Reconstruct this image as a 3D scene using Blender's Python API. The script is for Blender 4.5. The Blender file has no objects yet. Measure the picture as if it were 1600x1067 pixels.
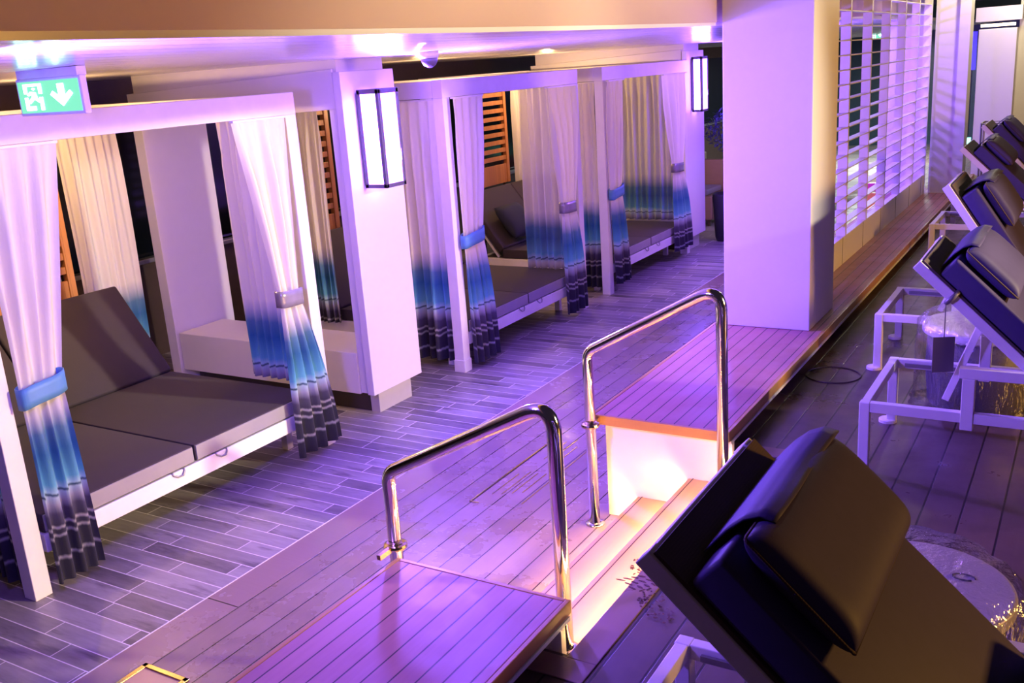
import bpy, bmesh, math, random
from mathutils import Vector, Matrix
random.seed(7)
S = bpy.context.scene
COL = S.collection
R = math.radians

# ------------------------------------------------------------------ materials
def nmat(name):
    m = bpy.data.materials.new(name); m.use_nodes = True
    nt = m.node_tree; b = nt.nodes['Principled BSDF']
    return m, nt, b
def N(nt, t, **kw):
    n = nt.nodes.new(t)
    for k, v in kw.items(): setattr(n, k, v)
    return n
def mth(nt, op, a, b=None, c=None):
    n = N(nt, 'ShaderNodeMath', operation=op)
    for i, v in enumerate((a, b, c)):
        if v is None: continue
        if isinstance(v, (int, float)): n.inputs[i].default_value = v
        else: nt.links.new(v, n.inputs[i])
    return n.outputs[0]
def mixc(nt, f, a, b):
    n = N(nt, 'ShaderNodeMix', data_type='RGBA')
    if isinstance(f, (int, float)): n.inputs[0].default_value = f
    else: nt.links.new(f, n.inputs[0])
    for i, v in ((6, a), (7, b)):
        if isinstance(v, tuple): n.inputs[i].default_value = (*v[:3], 1)
        else: nt.links.new(v, n.inputs[i])
    return n.outputs[2]
def noise(nt, vec, scale, detail=3, rough=.5):
    n = N(nt, 'ShaderNodeTexNoise'); n.inputs['Scale'].default_value = scale
    n.inputs['Detail'].default_value = detail; n.inputs['Roughness'].default_value = rough
    if vec is not None: nt.links.new(vec, n.inputs['Vector'])
    return n.outputs['Fac']
def bump(nt, b, h, strength=.2, dist=.01):
    n = N(nt, 'ShaderNodeBump'); n.inputs['Strength'].default_value = strength
    n.inputs['Distance'].default_value = dist
    nt.links.new(h, n.inputs['Height']); nt.links.new(n.outputs[0], b.inputs['Normal'])
def coords(nt):
    return N(nt, 'ShaderNodeTexCoord').outputs['Object']
def scaled(nt, vec, s):
    n = N(nt, 'ShaderNodeMapping'); n.inputs['Scale'].default_value = s
    nt.links.new(vec, n.inputs['Vector']); return n.outputs[0]
def ramp(nt, f, lo, hi):
    n = N(nt, 'ShaderNodeMapRange'); n.inputs[1].default_value = lo; n.inputs[2].default_value = hi
    nt.links.new(f, n.inputs[0]); return n.outputs[0]

def paint(name, col, rough=.4, var=.06, metallic=0, bmp=.03, nscale=14):
    m, nt, b = nmat(name); co = coords(nt)
    f = noise(nt, co, nscale, 4)
    nt.links.new(mixc(nt, f, tuple(c*(1-var) for c in col), tuple(min(1, c*(1+var)) for c in col)), b.inputs['Base Color'])
    b.inputs['Roughness'].default_value = rough; b.inputs['Metallic'].default_value = metallic
    if bmp: bump(nt, b, noise(nt, co, nscale*9, 2), bmp, .003)
    return m
def cloth(name, col, rough=.8, weave=380, var=.15, sheen=.03):
    m, nt, b = nmat(name); co = coords(nt)
    f = noise(nt, co, 5, 4)
    nt.links.new(mixc(nt, f, tuple(c*(1-var) for c in col), tuple(c*(1+var) for c in col)), b.inputs['Base Color'])
    b.inputs['Roughness'].default_value = rough
    b.inputs['Sheen Weight'].default_value = sheen
    w = N(nt, 'ShaderNodeTexWave'); w.inputs['Scale'].default_value = weave/6; w.inputs['Distortion'].default_value = 2
    nt.links.new(co, w.inputs['Vector'])
    h = mth(nt, 'ADD', mth(nt, 'MULTIPLY', w.outputs['Fac'], .25), mth(nt, 'MULTIPLY', noise(nt, co, 9, 3), .8))
    bump(nt, b, h, .12, .01)
    return m
def emis(name, col, strength):
    m, nt, b = nmat(name)
    b.inputs['Base Color'].default_value = (0, 0, 0, 1)
    b.inputs['Emission Color'].default_value = (*col, 1); b.inputs['Emission Strength'].default_value = strength
    b.inputs['Roughness'].default_value = .4
    return m
def planks(name, pitch, off, c1, c2, seamw=.004, seam=(.012, .008, .008), rough=(.25, .5), axis=0, spread=.0, crossl=0, stain=.0):
    """planks running along Y (axis=0: seams at constant x) or along X (axis=1)"""
    m, nt, b = nmat(name); co = coords(nt)
    sp = N(nt, 'ShaderNodeSeparateXYZ'); nt.links.new(co, sp.inputs[0])
    a, l = (sp.outputs[0], sp.outputs[1]) if axis == 0 else (sp.outputs[1], sp.outputs[0])
    u = mth(nt, 'DIVIDE', mth(nt, 'SUBTRACT', a, off), pitch)
    row = mth(nt, 'FLOOR', u); fu = mth(nt, 'FRACT', u)
    wn = N(nt, 'ShaderNodeTexWhiteNoise', noise_dimensions='1D'); nt.links.new(row, wn.inputs['W'])
    d = mth(nt, 'MULTIPLY', mth(nt, 'MINIMUM', fu, mth(nt, 'SUBTRACT', 1, fu)), pitch)
    tint = wn.outputs['Value']
    if crossl:
        v = mth(nt, 'ADD', mth(nt, 'DIVIDE', l, crossl), mth(nt, 'MULTIPLY', wn.outputs['Value'], 7.3))
        fv = mth(nt, 'FRACT', v); cell = mth(nt, 'FLOOR', v)
        dv = mth(nt, 'MULTIPLY', mth(nt, 'MINIMUM', fv, mth(nt, 'SUBTRACT', 1, fv)), crossl)
        d = mth(nt, 'MINIMUM', d, dv)
        cb = N(nt, 'ShaderNodeCombineXYZ'); nt.links.new(row, cb.inputs[0]); nt.links.new(cell, cb.inputs[1])
        w2 = N(nt, 'ShaderNodeTexWhiteNoise', noise_dimensions='3D'); nt.links.new(cb.outputs[0], w2.inputs['Vector'])
        tint = w2.outputs['Value']
    mask = ramp(nt, d, seamw*.5, seamw*.5+.0012)
    g = noise(nt, scaled(nt, co, (30, 2.2, 8) if axis == 0 else (2.2, 30, 8)), 2.2, 5, .6)
    f = mth(nt, 'ADD', mth(nt, 'MULTIPLY', tint, .55), mth(nt, 'MULTIPLY', g, .5))
    base = mixc(nt, f, c1, c2)
    big = noise(nt, co, 2.6, 5, .65)
    if stain:
        base = mixc(nt, mth(nt, 'MULTIPLY', ramp(nt, noise(nt, co, 7, 3, .5), .5, .72), stain), base, tuple(c*.3 for c in c1))
    nt.links.new(mixc(nt, mask, seam, base), b.inputs['Base Color'])
    rr = N(nt, 'ShaderNodeMapRange'); rr.inputs[1].default_value = .35; rr.inputs[2].default_value = .65
    rr.inputs[3].default_value = rough[0]; rr.inputs[4].default_value = rough[1]
    nt.links.new(big, rr.inputs[0]); nt.links.new(rr.outputs[0], b.inputs['Roughness'])
    bump(nt, b, mth(nt, 'ADD', mth(nt, 'MULTIPLY', mask, .7), mth(nt, 'MULTIPLY', g, .15)), .35, .003)
    return m

M = {}
M['white'] = paint('white_painted_metal', (.8, .77, .75), .38)
M['pillar'] = paint('pillar_cladding', (.78, .75, .75), .42, .02)
M['cream'] = paint('cream_panel', (.74, .71, .68), .5, .03)
M['soffit'] = paint('fascia_paint', (.62, .47, .36), .6, .05, nscale=3)
M['brown'] = paint('dark_brown_panel', (.06, .036, .03), .5, .2)
M['plinth'] = paint('plinth_grey', (.55, .52, .48), .5)
M['kick'] = paint('dark_toe_kick', (.05, .035, .03), .5)
M['black'] = paint('black_void', (.006, .006, .008), .3, bmp=0)
M['chrome'] = paint('polished_steel', (.78, .76, .74), .09, .02, 1.0, 0)
M['brass'] = paint('polished_clamp', (.75, .6, .35), .15, .02, 1.0, 0)
M['greymetal'] = paint('grey_metal', (.35, .34, .36), .4, .1, .8)
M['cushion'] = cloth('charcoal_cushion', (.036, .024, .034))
M['pad_litside'] = cloth('grey_pad_lit_side', (.3, .28, .29))  # chair pad cloth; its pale tone also paints warm light on daybed cushion fronts
M['navy'] = cloth('navy_pillow', (.005, .007, .03))
M['vinyl'] = paint('navy_black_lounger_vinyl', (.062, .047, .13), .45, .1, bmp=.05, nscale=30)
M['vinyl'].node_tree.nodes['Principled BSDF'].inputs['Roughness'].default_value = .58
M['vinyl'].node_tree.nodes['Principled BSDF'].inputs['Specular IOR Level'].default_value = .22
M['sling'] = cloth('dark_sling', (.08, .05, .045), .9)
M['wood'] = planks('teak_slats', .05, 0, (.33, .12, .035), (.5, .2, .06), .0, rough=(.35, .55), axis=1)
M['lantern_frame'] = paint('lantern_frame', (.12, .1, .13), .4)
M['table_top'] = paint('pale_table_top', (.6, .57, .56), .35)
M['drum'] = paint('grey_drum', (.1, .09, .12), .5)
M['tag'] = paint('grey_card', (.13, .11, .12), .6)
M['wicker'] = planks('wicker_weave', .03, 0, (.3, .2, .1), (.45, .3, .16), .008, rough=(.5, .7), axis=1)
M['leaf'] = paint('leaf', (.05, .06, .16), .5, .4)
M['pot'] = paint('dark_pot', (.03, .028, .035), .4)
M['darkwall'] = paint('night_blue_wall', (.02, .05, .07), .3, .3)
M['tile'] = None
M['deck'] = planks('lower_deck_planks', .1295, -3.107, (.23, .155, .135), (.35, .25, .215), .005, rough=(.16, .42), stain=.14)
M['teak'] = planks('platform_teak', .0755, -1.47, (.31, .12, .12), (.48, .22, .2), .0045, (.03, .01, .015), rough=(.38, .6))
M['teakedge'] = planks('teak_edge', 5, 1, (.42, .2, .07), (.55, .28, .1), 0, rough=(.3, .45))
M['tread'] = planks('tread_teak', 5, 1.3, (.5, .3, .16), (.62, .39, .22), 0, rough=(.4, .6))
M['updeck'] = planks('upper_deck_planks', .147, -1.26, (.07, .045, .042), (.12, .08, .072), .007, (.008, .006, .008), rough=(.25, .5), stain=.25)
M['led'] = emis('warm_led', (1, .58, .15), 125)
M['lantern'] = emis('lantern_glass', (.4, .17, 1.0), 10)
M['lantern_side'] = emis('lantern_side_glass', (.26, .1, 1.0), 40)
M['lantern2'] = emis('far_lantern_glass', (.4, .17, 1.0), 9)
M['exitgreen'] = emis('exit_green', (.24, .9, .6), 1.05)
M['exitwhite'] = emis('exit_white', (.5, 1, .95), 9)
M['bluescreen'] = emis('blue_screen', (.05, .03, 1), 2)
M['glowgreen'] = emis('green_glow', (.3, 1, .8), 3)
M['cove'] = emis('cove_strip', (1, .82, .5), 6)
M['spoke'] = emis('pale_lit_panel', (.9, .85, .6), .8)

def tile_mat():
    m, nt, b = nmat('wood_look_tile'); co = coords(nt)
    sp = N(nt, 'ShaderNodeSeparateXYZ'); nt.links.new(co, sp.inputs[0])
    P, L = .1055, .62
    v = mth(nt, 'DIVIDE', mth(nt, 'SUBTRACT', sp.outputs[1], 2.056), P)
    row = mth(nt, 'FLOOR', v); fv = mth(nt, 'FRACT', v)
    wn = N(nt, 'ShaderNodeTexWhiteNoise', noise_dimensions='1D'); nt.links.new(mth(nt, 'ADD', row, .37), wn.inputs['W'])
    u = mth(nt, 'ADD', mth(nt, 'DIVIDE', sp.outputs[0], L), mth(nt, 'ADD', wn.outputs['Value'], mth(nt, 'MULTIPLY', row, .37)))
    col = mth(nt, 'FLOOR', u); fu = mth(nt, 'FRACT', u)
    du = mth(nt, 'MULTIPLY', mth(nt, 'MINIMUM', fu, mth(nt, 'SUBTRACT', 1, fu)), L)
    dv = mth(nt, 'MULTIPLY', mth(nt, 'MINIMUM', fv, mth(nt, 'SUBTRACT', 1, fv)), P)
    mask = ramp(nt, mth(nt, 'MINIMUM', du, dv), .0019, .0032)
    cb = N(nt, 'ShaderNodeCombineXYZ'); nt.links.new(row, cb.inputs[0]); nt.links.new(col, cb.inputs[1])
    w2 = N(nt, 'ShaderNodeTexWhiteNoise', noise_dimensions='3D'); nt.links.new(cb.outputs[0], w2.inputs['Vector'])
    off = N(nt, 'ShaderNodeVectorMath', operation='MULTIPLY_ADD'); nt.links.new(w2.outputs['Color'], off.inputs[0])
    off.inputs[1].default_value = (9, 9, 9); nt.links.new(scaled(nt, co, (3, 16, 3)), off.inputs[2])
    g = noise(nt, off.outputs[0], 1.3, 6, .65)
    f = mth(nt, 'ADD', mth(nt, 'MULTIPLY', w2.outputs['Value'], .45), mth(nt, 'MULTIPLY', g, .65))
    base = mixc(nt, ramp(nt, f, .25, .85), (.125, .104, .106), (.41, .36, .355))
    st = ramp(nt, noise(nt, off.outputs[0], .55, 4, .7), .55, .68)
    base = mixc(nt, mth(nt, 'MULTIPLY', st, .7), base, (.06, .045, .06))
    nt.links.new(mixc(nt, mask, (.85, .78, .76), base), b.inputs['Base Color'])
    rr = N(nt, 'ShaderNodeMapRange'); rr.inputs[3].default_value = .28; rr.inputs[4].default_value = .5
    nt.links.new(g, rr.inputs[0]); nt.links.new(rr.outputs[0], b.inputs['Roughness'])
    bump(nt, b, mth(nt, 'ADD', mask, mth(nt, 'MULTIPLY', g, .2)), .2, .002)
    return m
M['tile'] = tile_mat()

def ceiling_mat():
    m, nt, b = nmat('gloss_ceiling_slats'); co = coords(nt)
    sp = N(nt, 'ShaderNodeSeparateXYZ'); nt.links.new(co, sp.inputs[0])
    u = mth(nt, 'FRACT', mth(nt, 'DIVIDE', sp.outputs[0], .2))
    d = mth(nt, 'MINIMUM', u, mth(nt, 'SUBTRACT', 1, u))
    mask = ramp(nt, d, .02, .05)
    nt.links.new(mixc(nt, mask, (.2, .18, .2), (.66, .62, .62)), b.inputs['Base Color'])
    b.inputs['Roughness'].default_value = .2
    w = noise(nt, scaled(nt, co, (6, .5, 1)), 1.5, 2)
    bump(nt, b, mth(nt, 'ADD', mth(nt, 'MULTIPLY', mask, .5), mth(nt, 'MULTIPLY', w, .4)), .25, .01)
    return m
M['ceiling'] = ceiling_mat()

def curtain_mat(name, trans):
    """white voile dip-dyed from blue to near black at the hem (a dye pattern by height)"""
    m, nt, b = nmat(name); co = coords(nt)
    sp = N(nt, 'ShaderNodeSeparateXYZ'); nt.links.new(co, sp.inputs[0])
    wob = mth(nt, 'MULTIPLY', mth(nt, 'SUBTRACT', noise(nt, scaled(nt, co, (9, 9, 2)), 1.6, 3), .5), .05)
    h = mth(nt, 'ADD', sp.outputs[2], wob)
    cr = N(nt, 'ShaderNodeValToRGB'); e = cr.color_ramp.elements
    pts = [(0, (.018, .016, .035)), (.155, (.018, .016, .04)), (.17, (.34, .32, .4)), (.183, (.018, .016, .04)),
           (.275, (.02, .018, .045)), (.288, (.4, .38, .46)), (.3, (.03, .026, .06)), (.318, (.03, .026, .06)), (.33, (.45, .42, .5)),
           (.342, (.04, .034, .075)), (.4, (.07, .06, .13)), (.45, (.34, .34, .5)), (.488, (.42, .56, .72)), (.5, (.01, .05, .11)),
           (.512, (.4, .62, .78)), (.55, (.12, .42, .62)), (.7, (.03, .17, .38)), (.8, (.1, .24, .42)), (.89, (.62, .62, .68)), (.95, (.86, .82, .78))]
    e[0].position, e[0].color = pts[0][0], (*pts[0][1], 1)
    e[1].position, e[1].color = pts[-1][0], (*pts[-1][1], 1)
    for p, c in pts[1:-1]:
        x = e.new(p); x.color = (*c, 1)
    nt.links.new(h, cr.inputs[0])
    b.inputs['Roughness'].default_value = .75; b.inputs['Sheen Weight'].default_value = .2
    nt.links.new(cr.outputs[0], b.inputs['Base Color'])
    bump(nt, b, noise(nt, scaled(nt, co, (40, 40, 6)), 3, 3), .15, .01)
    tl = N(nt, 'ShaderNodeBsdfTranslucent'); nt.links.new(cr.outputs[0], tl.inputs[0])
    mx = N(nt, 'ShaderNodeMixShader'); mx.inputs[0].default_value = .32
    nt.links.new(b.outputs[0], mx.inputs[1]); nt.links.new(tl.outputs[0], mx.inputs[2])
    out = nt.nodes['Material Output']
    if trans:
        tp = N(nt, 'ShaderNodeBsdfTransparent'); m2 = N(nt, 'ShaderNodeMixShader'); m2.inputs[0].default_value = trans
        nt.links.new(mx.outputs[0], m2.inputs[1]); nt.links.new(tp.outputs[0], m2.inputs[2])
        nt.links.new(m2.outputs[0], out.inputs[0])
    else:
        nt.links.new(mx.outputs[0], out.inputs[0])
    return m
M['curtain'] = curtain_mat('dip_dyed_curtain', 0)
M['sheer'] = curtain_mat('sheer_dip_dyed_curtain', .22)
M['tieblue'] = cloth('blue_tie_band', (.09, .26, .5), .5)
M['tiegrey'] = paint('grey_satin_band', (.3, .27, .31), .25, .25, .3)

def plastic_mat():
    m, nt, b = nmat('clear_plastic_wrap'); co = coords(nt)
    gl = N(nt, 'ShaderNodeBsdfGlossy'); gl.inputs['Roughness'].default_value = .12
    gl.inputs[0].default_value = (.9, .9, .9, 1)
    tp = N(nt, 'ShaderNodeBsdfTransparent'); tp.inputs[0].default_value = (.93, .93, .95, 1)
    bp = N(nt, 'ShaderNodeBump'); bp.inputs['Strength'].default_value = .9; bp.inputs['Distance'].default_value = .03
    nt.links.new(noise(nt, scaled(nt, co, (9, 9, 3)), 1.6, 4, .6), bp.inputs['Height'])
    nt.links.new(bp.outputs[0], gl.inputs['Normal'])
    fr = N(nt, 'ShaderNodeLayerWeight'); fr.inputs[0].default_value = .35
    nt.links.new(bp.outputs[0], fr.inputs['Normal'])
    f = mth(nt, 'ADD', mth(nt, 'MULTIPLY', fr.outputs['Facing'], .4), .1)
    mx = N(nt, 'ShaderNodeMixShader'); nt.links.new(f, mx.inputs[0])
    nt.links.new(tp.outputs[0], mx.inputs[1]); nt.links.new(gl.outputs[0], mx.inputs[2])
    nt.links.new(mx.outputs[0], nt.nodes['Material Output'].inputs[0])
    return m
M['plastic'] = plastic_mat()
def glass_mat():
    m, nt, b = nmat('dark_night_glass')
    b.inputs['Base Color'].default_value = (.004, .006, .01, 1); b.inputs['Roughness'].default_value = .12
    return m
M['glass'] = glass_mat()

# ------------------------------------------------------------------ mesh tools
class MB:
    def __init__(s): s.bm = bmesh.new()
    def box(s, x0, x1, y0, y1, z0, z1):
        return s.obox(Vector(((x0+x1)/2, (y0+y1)/2, (z0+z1)/2)), Vector((1, 0, 0)), Vector((0, 1, 0)), Vector((0, 0, 1)), abs(x1-x0)/2, abs(y1-y0)/2, abs(z1-z0)/2)
    def obox(s, c, a, b, d, ha, hb, hd):
        vs = []
        for i in (-1, 1):
            for j in (-1, 1):
                for k in (-1, 1):
                    vs.append(s.bm.verts.new(c + a*ha*i + b*hb*j + d*hd*k))
        for f in ((0, 1, 3, 2), (4, 6, 7, 5), (0, 4, 5, 1), (2, 3, 7, 6), (0, 2, 6, 4), (1, 5, 7, 3)):
            s.bm.faces.new([vs[i] for i in f])
        return s
    def bar(s, p, q, w, h, up=Vector((0, 0, 1))):
        p, q = Vector(p), Vector(q); d = (q-p); L = d.length; d.normalize()
        side = d.cross(up)
        if side.length < 1e-4: side = d.cross(Vector((0, 1, 0)))
        side.normalize(); u = side.cross(d).normalized()
        return s.obox((p+q)/2, d, side, u, L/2, w/2, h/2)
    def tube(s, path, r, n=12, closed=False):
        pts = [Vector(p) for p in path]; rings = []
        up = Vector((0, 0, 1)); prev = None
        m = len(pts)
        for i, p in enumerate(pts):
            if closed: t = pts[(i+1) % m] - pts[i-1]
            else: t = pts[min(i+1, m-1)] - pts[max(i-1, 0)]
            t.normalize()
            if prev is None:
                a = t.cross(up)
                if a.length < 1e-3: a = t.cross(Vector((1, 0, 0)))
            else:
                a = prev - t*prev.dot(t)
            a.normalize(); prev = a; b = t.cross(a)
            rr = r[i] if isinstance(r, (list, tuple)) else r
            rings.append([s.bm.verts.new(p + (a*math.cos(2*math.pi*k/n) + b*math.sin(2*math.pi*k/n))*rr) for k in range(n)])
        rng = range(m) if closed else range(m-1)
        for i in rng:
            A, B = rings[i], rings[(i+1) % m]
            for k in range(n):
                s.bm.faces.new((A[k], A[(k+1) % n], B[(k+1) % n], B[k]))
        if not closed:
            s.bm.faces.new(rings[0][::-1]); s.bm.faces.new(rings[-1])
        return s
    def lathe(s, prof, c=(0, 0, 0), n=32, wob=None):
        c = Vector(c); rings = []
        for j, (r, z) in enumerate(prof):
            ring = []
            for k in range(n):
                a = 2*math.pi*k/n; rr = r*(1 + (wob(a, j) if wob else 0))
                ring.append(s.bm.verts.new(c + Vector((rr*math.cos(a), rr*math.sin(a), z))))
            rings.append(ring)
        for A, B in zip(rings, rings[1:]):
            for k in range(n): s.bm.faces.new((A[k], A[(k+1) % n], B[(k+1) % n], B[k]))
        s.bm.faces.new(rings[0][::-1]); s.bm.faces.new(rings[-1])
        return s
    def grid(s, f, nu, nv):
        vs = [[s.bm.verts.new(f(i/nu, j/nv)) for j in range(nv+1)] for i in range(nu+1)]
        for i in range(nu):
            for j in range(nv):
                s.bm.faces.new((vs[i][j], vs[i+1][j], vs[i+1][j+1], vs[i][j+1]))
        return s
    def prism(s, poly, org, a, b, n, t):
        org, a, b, n = Vector(org), Vector(a), Vector(b), Vector(n)
        A = [s.bm.verts.new(org + a*x + b*y) for x, y in poly]
        B = [s.bm.verts.new(org + a*x + b*y + n*t) for x, y in poly]
        s.bm.faces.new(A[::-1]); s.bm.faces.new(B)
        for i in range(len(A)):
            j = (i+1) % len(A); s.bm.faces.new((A[i], A[j], B[j], B[i]))
        return s
    def build(s, name, mat, parent=None, bevel=0, seg=2, smooth=False, subsurf=0, solid=0):
        bmesh.ops.recalc_face_normals(s.bm, faces=s.bm.faces)
        me = bpy.data.meshes.new(name); s.bm.to_mesh(me); s.bm.free()
        me.materials.append(mat)
        if smooth or (bevel and seg > 2):
            for p in me.polygons: p.use_smooth = True
        o = bpy.data.objects.new(name, me); COL.objects.link(o)
        if parent is not None: o.parent = parent
        if solid:
            md = o.modifiers.new('solid', 'SOLIDIFY'); md.thickness = solid; md.offset = 0
        if bevel:
            md = o.modifiers.new('bevel', 'BEVEL'); md.width = bevel; md.segments = seg; md.limit_method = 'ANGLE'; md.angle_limit = R(35)
        if subsurf:
            md = o.modifiers.new('sub', 'SUBSURF'); md.levels = subsurf; md.render_levels = subsurf
        return o
def tag(o, label, cat, group=None):
    o['label'] = label; o['category'] = cat
    if group: o['group'] = group
    return o
def empty(name, label, cat, loc=(0, 0, 0), group=None):
    o = bpy.data.objects.new(name, None); COL.objects.link(o); o.location = loc
    o.empty_display_size = .1
    return tag(o, label, cat, group)
def struct(o, label=None, cat=None):
    o['kind'] = 'structure'
    if label: o['label'] = label
    if cat: o['category'] = cat
    return o
def sempty(name, label, cat):
    o = bpy.data.objects.new(name, None); COL.objects.link(o)
    return struct(o, label, cat)
def box(name, mat, b, parent=None, bevel=0, seg=2):
    return MB().box(*b).build(name, mat, parent, bevel, seg)
def copy_tree(o, parent=None):
    c = o.copy(); COL.objects.link(c)
    if parent is not None: c.parent = parent
    for ch in list(o.children): copy_tree(ch, c)
    return c

# ------------------------------------------------------------------ setting
XE = -3.44          # edge tile / planks
ZD = .41            # sunbed deck
ZP = .565           # platform top
struct(box('floor', M['tile'], (-8, XE, -3, 26, -.1, 0)), 'grey wood-look tile walkway with pale grout before the cabanas', 'floor')
M['margin'] = planks('deck_margin_board', 2.4, .3, (.3, .2, .18), (.36, .25, .22), .005, rough=(.1, .3), axis=1)
struct(box('trim_5', M['margin'], (XE, -3.242, -3, 26, -.1, .0005)), 'smooth glossy brown margin board along the tile edge', 'trim')
struct(box('floor_plank_deck', M['deck'], (-3.242, -1.4, -3, 26, -.1, 0)), 'wet brown plank deck strip between tiles and steps', 'floor')
# upper sunbed deck with stair opening
mb = MB(); mb.box(-1.56, 6, -3, 2.47, 0, ZD); mb.box(-1.37, 6, 2.47, 4.32, 0, ZD); mb.box(-1.56, 6, 4.32, 16, 0, ZD)
struct(mb.build('floor_sunbed_deck', M['updeck']), 'dark plank sunbed deck on the upper level', 'floor')
t1 = MB(); t1.box(-1.385, -1.275, 2.45, 4.33, ZD, ZD+.006)
t1.box(-1.56, -1.275, 2.34, 2.45, ZD, ZD+.006); t1.box(-1.56, -1.05, 4.33, 4.44, ZD, ZD+.006)
struct(t1.build('trim_1', planks('border_teak', 5, 1, (.22, .13, .11), (.3, .19, .16), 0), bevel=.003), 'teak border boards framing the top of the steps', 'trim')
# stairs
st = sempty('staircase', 'short teak staircase of lit steps between the platforms', 'stairs')
Y0, Y1 = 2.57, 4.225
box('tread', M['tread'], (-1.91, -1.58, Y0, Y1, .105, .135), st, .006)
box('tread', M['tread'], (-1.633, -1.30, Y0, Y1, .253, .283), st, .006)
box('riser', M['cream'], (-1.885, -1.87, Y0, Y1, 0, .105), st)
box('riser', M['cream'], (-1.605, -1.59, Y0, Y1, .135, .253), st)
box('riser', M['cream'], (-1.37, -1.355, Y0, Y1, .283, ZD-.002), st)
for x, z in ((-1.896, .098), (-1.618, .246), (-1.379, ZD-.012)):
    box('led_strip', M['led'], (x-.006, x+.008, Y0+.02, Y1-.02, z-.008, z+.004), st)
# nosing seam lines on treads
for x, z in ((-1.885, .135), (-1.608, .283)):
    box('seam_line', M['brown'], (x-.002, x+.002, Y0, Y1, z-.001, z+.0012), st)
# platforms
def platform(name, label, y0, y1, endw):
    p = sempty(name, label, 'platform')
    box('deck_boards', M['teak'], (-2.125, -1.43, y0+.018, y1, ZP-.045, ZP), p, .004)
    e = MB()
    if endw: e.box(-2.125, -1.43, y0, y0+.018, ZP-.05, ZP+.001) if endw == 1 else e.box(-2.125, -1.43, y1, y1+.018, ZP-.05, ZP+.001)
    e.box(-1.43, -1.412, y0, y1+.018, ZP-.05, ZP+.001); e.box(-2.143, -2.125, y0, y1+.018, ZP-.05, ZP+.001)
    e.build('edge_board', M['teakedge'], p, .003)
    box('metal_trim', M['cream'], (-1.42, -1.408, y0+.02, y1, ZP-.066, ZP-.051), p)
    ya, yb = (y0+.04, y1) if endw == 1 else (y0, y1-.02)
    box('white_side_wall', M['cream'], (-2.08, -1.56, ya, yb, 0, ZP-.045), p)
    if endw == 1: box('stair_side_wall', M['cream'], (-1.565, -1.41, y0+.04, y0+.07, 0, ZP-.05), p)
    else: box('stair_side_wall', M['cream'], (-1.565, -1.42, y1-.05, y1-.02, 0, ZP-.05), p)
    return p
platform('teak_platform', 'long teak platform under the big pillar and lattice screen', 4.19, 16, 1)
platform('teak_platform.001', 'near teak platform at the bottom of the photo', -3, 2.535, 2)
# flush deck details
hatch = empty('deck_hatch', 'flush metal-trimmed deck hatch with slots in the lower planks', 'hatch', (-2.7, 4.5, 0))
mh = MB(); mh.box(-2.86, -2.852, 4.07, 5.1, .0006, .004); mh.box(-2.86, -2.8, 4.07, 4.078, .0006, .004)
o = mh.build('trim_bar', M['brass']); o.parent = hatch; o.data.transform(Matrix.Translation((2.7, -4.5, 0)))
ms = MB()
for x, y0, y1 in ((-2.79, 4.2, 4.5), (-2.74, 4.22, 4.55), (-2.69, 4.25, 4.55), (-2.64, 4.28, 4.56), (-2.76, 4.75, 5.05), (-2.71, 4.78, 5.1), (-2.66, 4.8, 5.0), (-2.57, 4.15, 5.15)):
    ms.box(x-.0025, x+.0025, y0, y1, .0006, .0026)
o = ms.build('slot', M['brass']); o.parent = hatch; o.data.transform(Matrix.Translation((2.7, -4.5, 0)))
dr = MB(); 
for b in ((-3.26, -3.235, 1.9, 2.2), (-3.02, -2.995, 1.9, 2.2), (-3.26, -2.995, 2.175, 2.2), (-3.26, -2.995, 1.88, 1.905)): dr.box(*b, 0, .012)
df = dr.build('floor_drain_frame', M['brass'], bevel=.003); box('drain_cover', paint('peach_cover', (.5, .3, .2), .3), (-3.235, -3.02, 1.905, 2.175, 0, .006), df)
tag(df, 'shiny square drain frame in the planks at the bottom edge', 'drain')
box('seam_line', M['brown'], (-2.05, -2.045, 2.7, 3.15, 0, .0012)).parent = st
struct(box('trim_6', M['white'], (XE-.004, XE+.003, -3, 26, 0, .0015)), 'thin pale metal edge strip between tiles and planks', 'trim')
# round covers on the upper deck
rc = MB(); rc.tube([(-1.27+.155*math.cos(a*math.pi/20), 5.67+.155*math.sin(a*math.pi/20), ZD+.002) for a in range(40)], .005, 6, True)
tag(rc.build('deck_cover_ring', M['brown']), 'round flush cover ring in the dark deck beside the teak platform', 'cover')

# fascia and ceiling
fz = lambda y: 2.45 + .0012*max(0, y-1.5)*1.2 + .0011*max(0, y-1.5)**2
mf = MB()
mf.grid(lambda u, v: Vector((-2.1, -3 + 15*u, fz(-3+15*u) + v*1.2)), 40, 2)
f = struct(mf.build('trim_2', M['soffit'], solid=.012, smooth=True), 'peach lit painted fascia above the walkway ceiling', 'trim')
mc = MB()
mc.grid(lambda u, v: Vector((-2.1 - 5.4*u, -3 + 26*v, fz(min(-3+26*v, 10))*(1-min(1, u*3)) + 2.44*min(1, u*3))), 24, 40)
struct(mc.build('ceiling', M['ceiling'], solid=.04), 'glossy white slatted ceiling reflecting the lanterns', 'ceiling')
# back wall with night window
bw = sempty('wall_back', 'dark back wall with black night windows behind the cabanas', 'wall')
box('lower_panel', M['brown'], (-7.3, -7.2, -3, 26, 0, .88), bw)
box('upper_band', M['brown'], (-7.3, -7.2, -3, 26, 2.2, 2.6), bw)
box('window_sill', M['greymetal'], (-7.2, -7.1, -3, 26, .86, .9), bw, .005)
box('night_glass', M['glass'], (-7.28, -7.24, -3, 26, .88, 2.2), bw)
for k in range(9): box('window_post', M['brown'], (-7.24, -7.18, -2+3*k, -1.93+3*k, .88, 2.2), bw)

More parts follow.
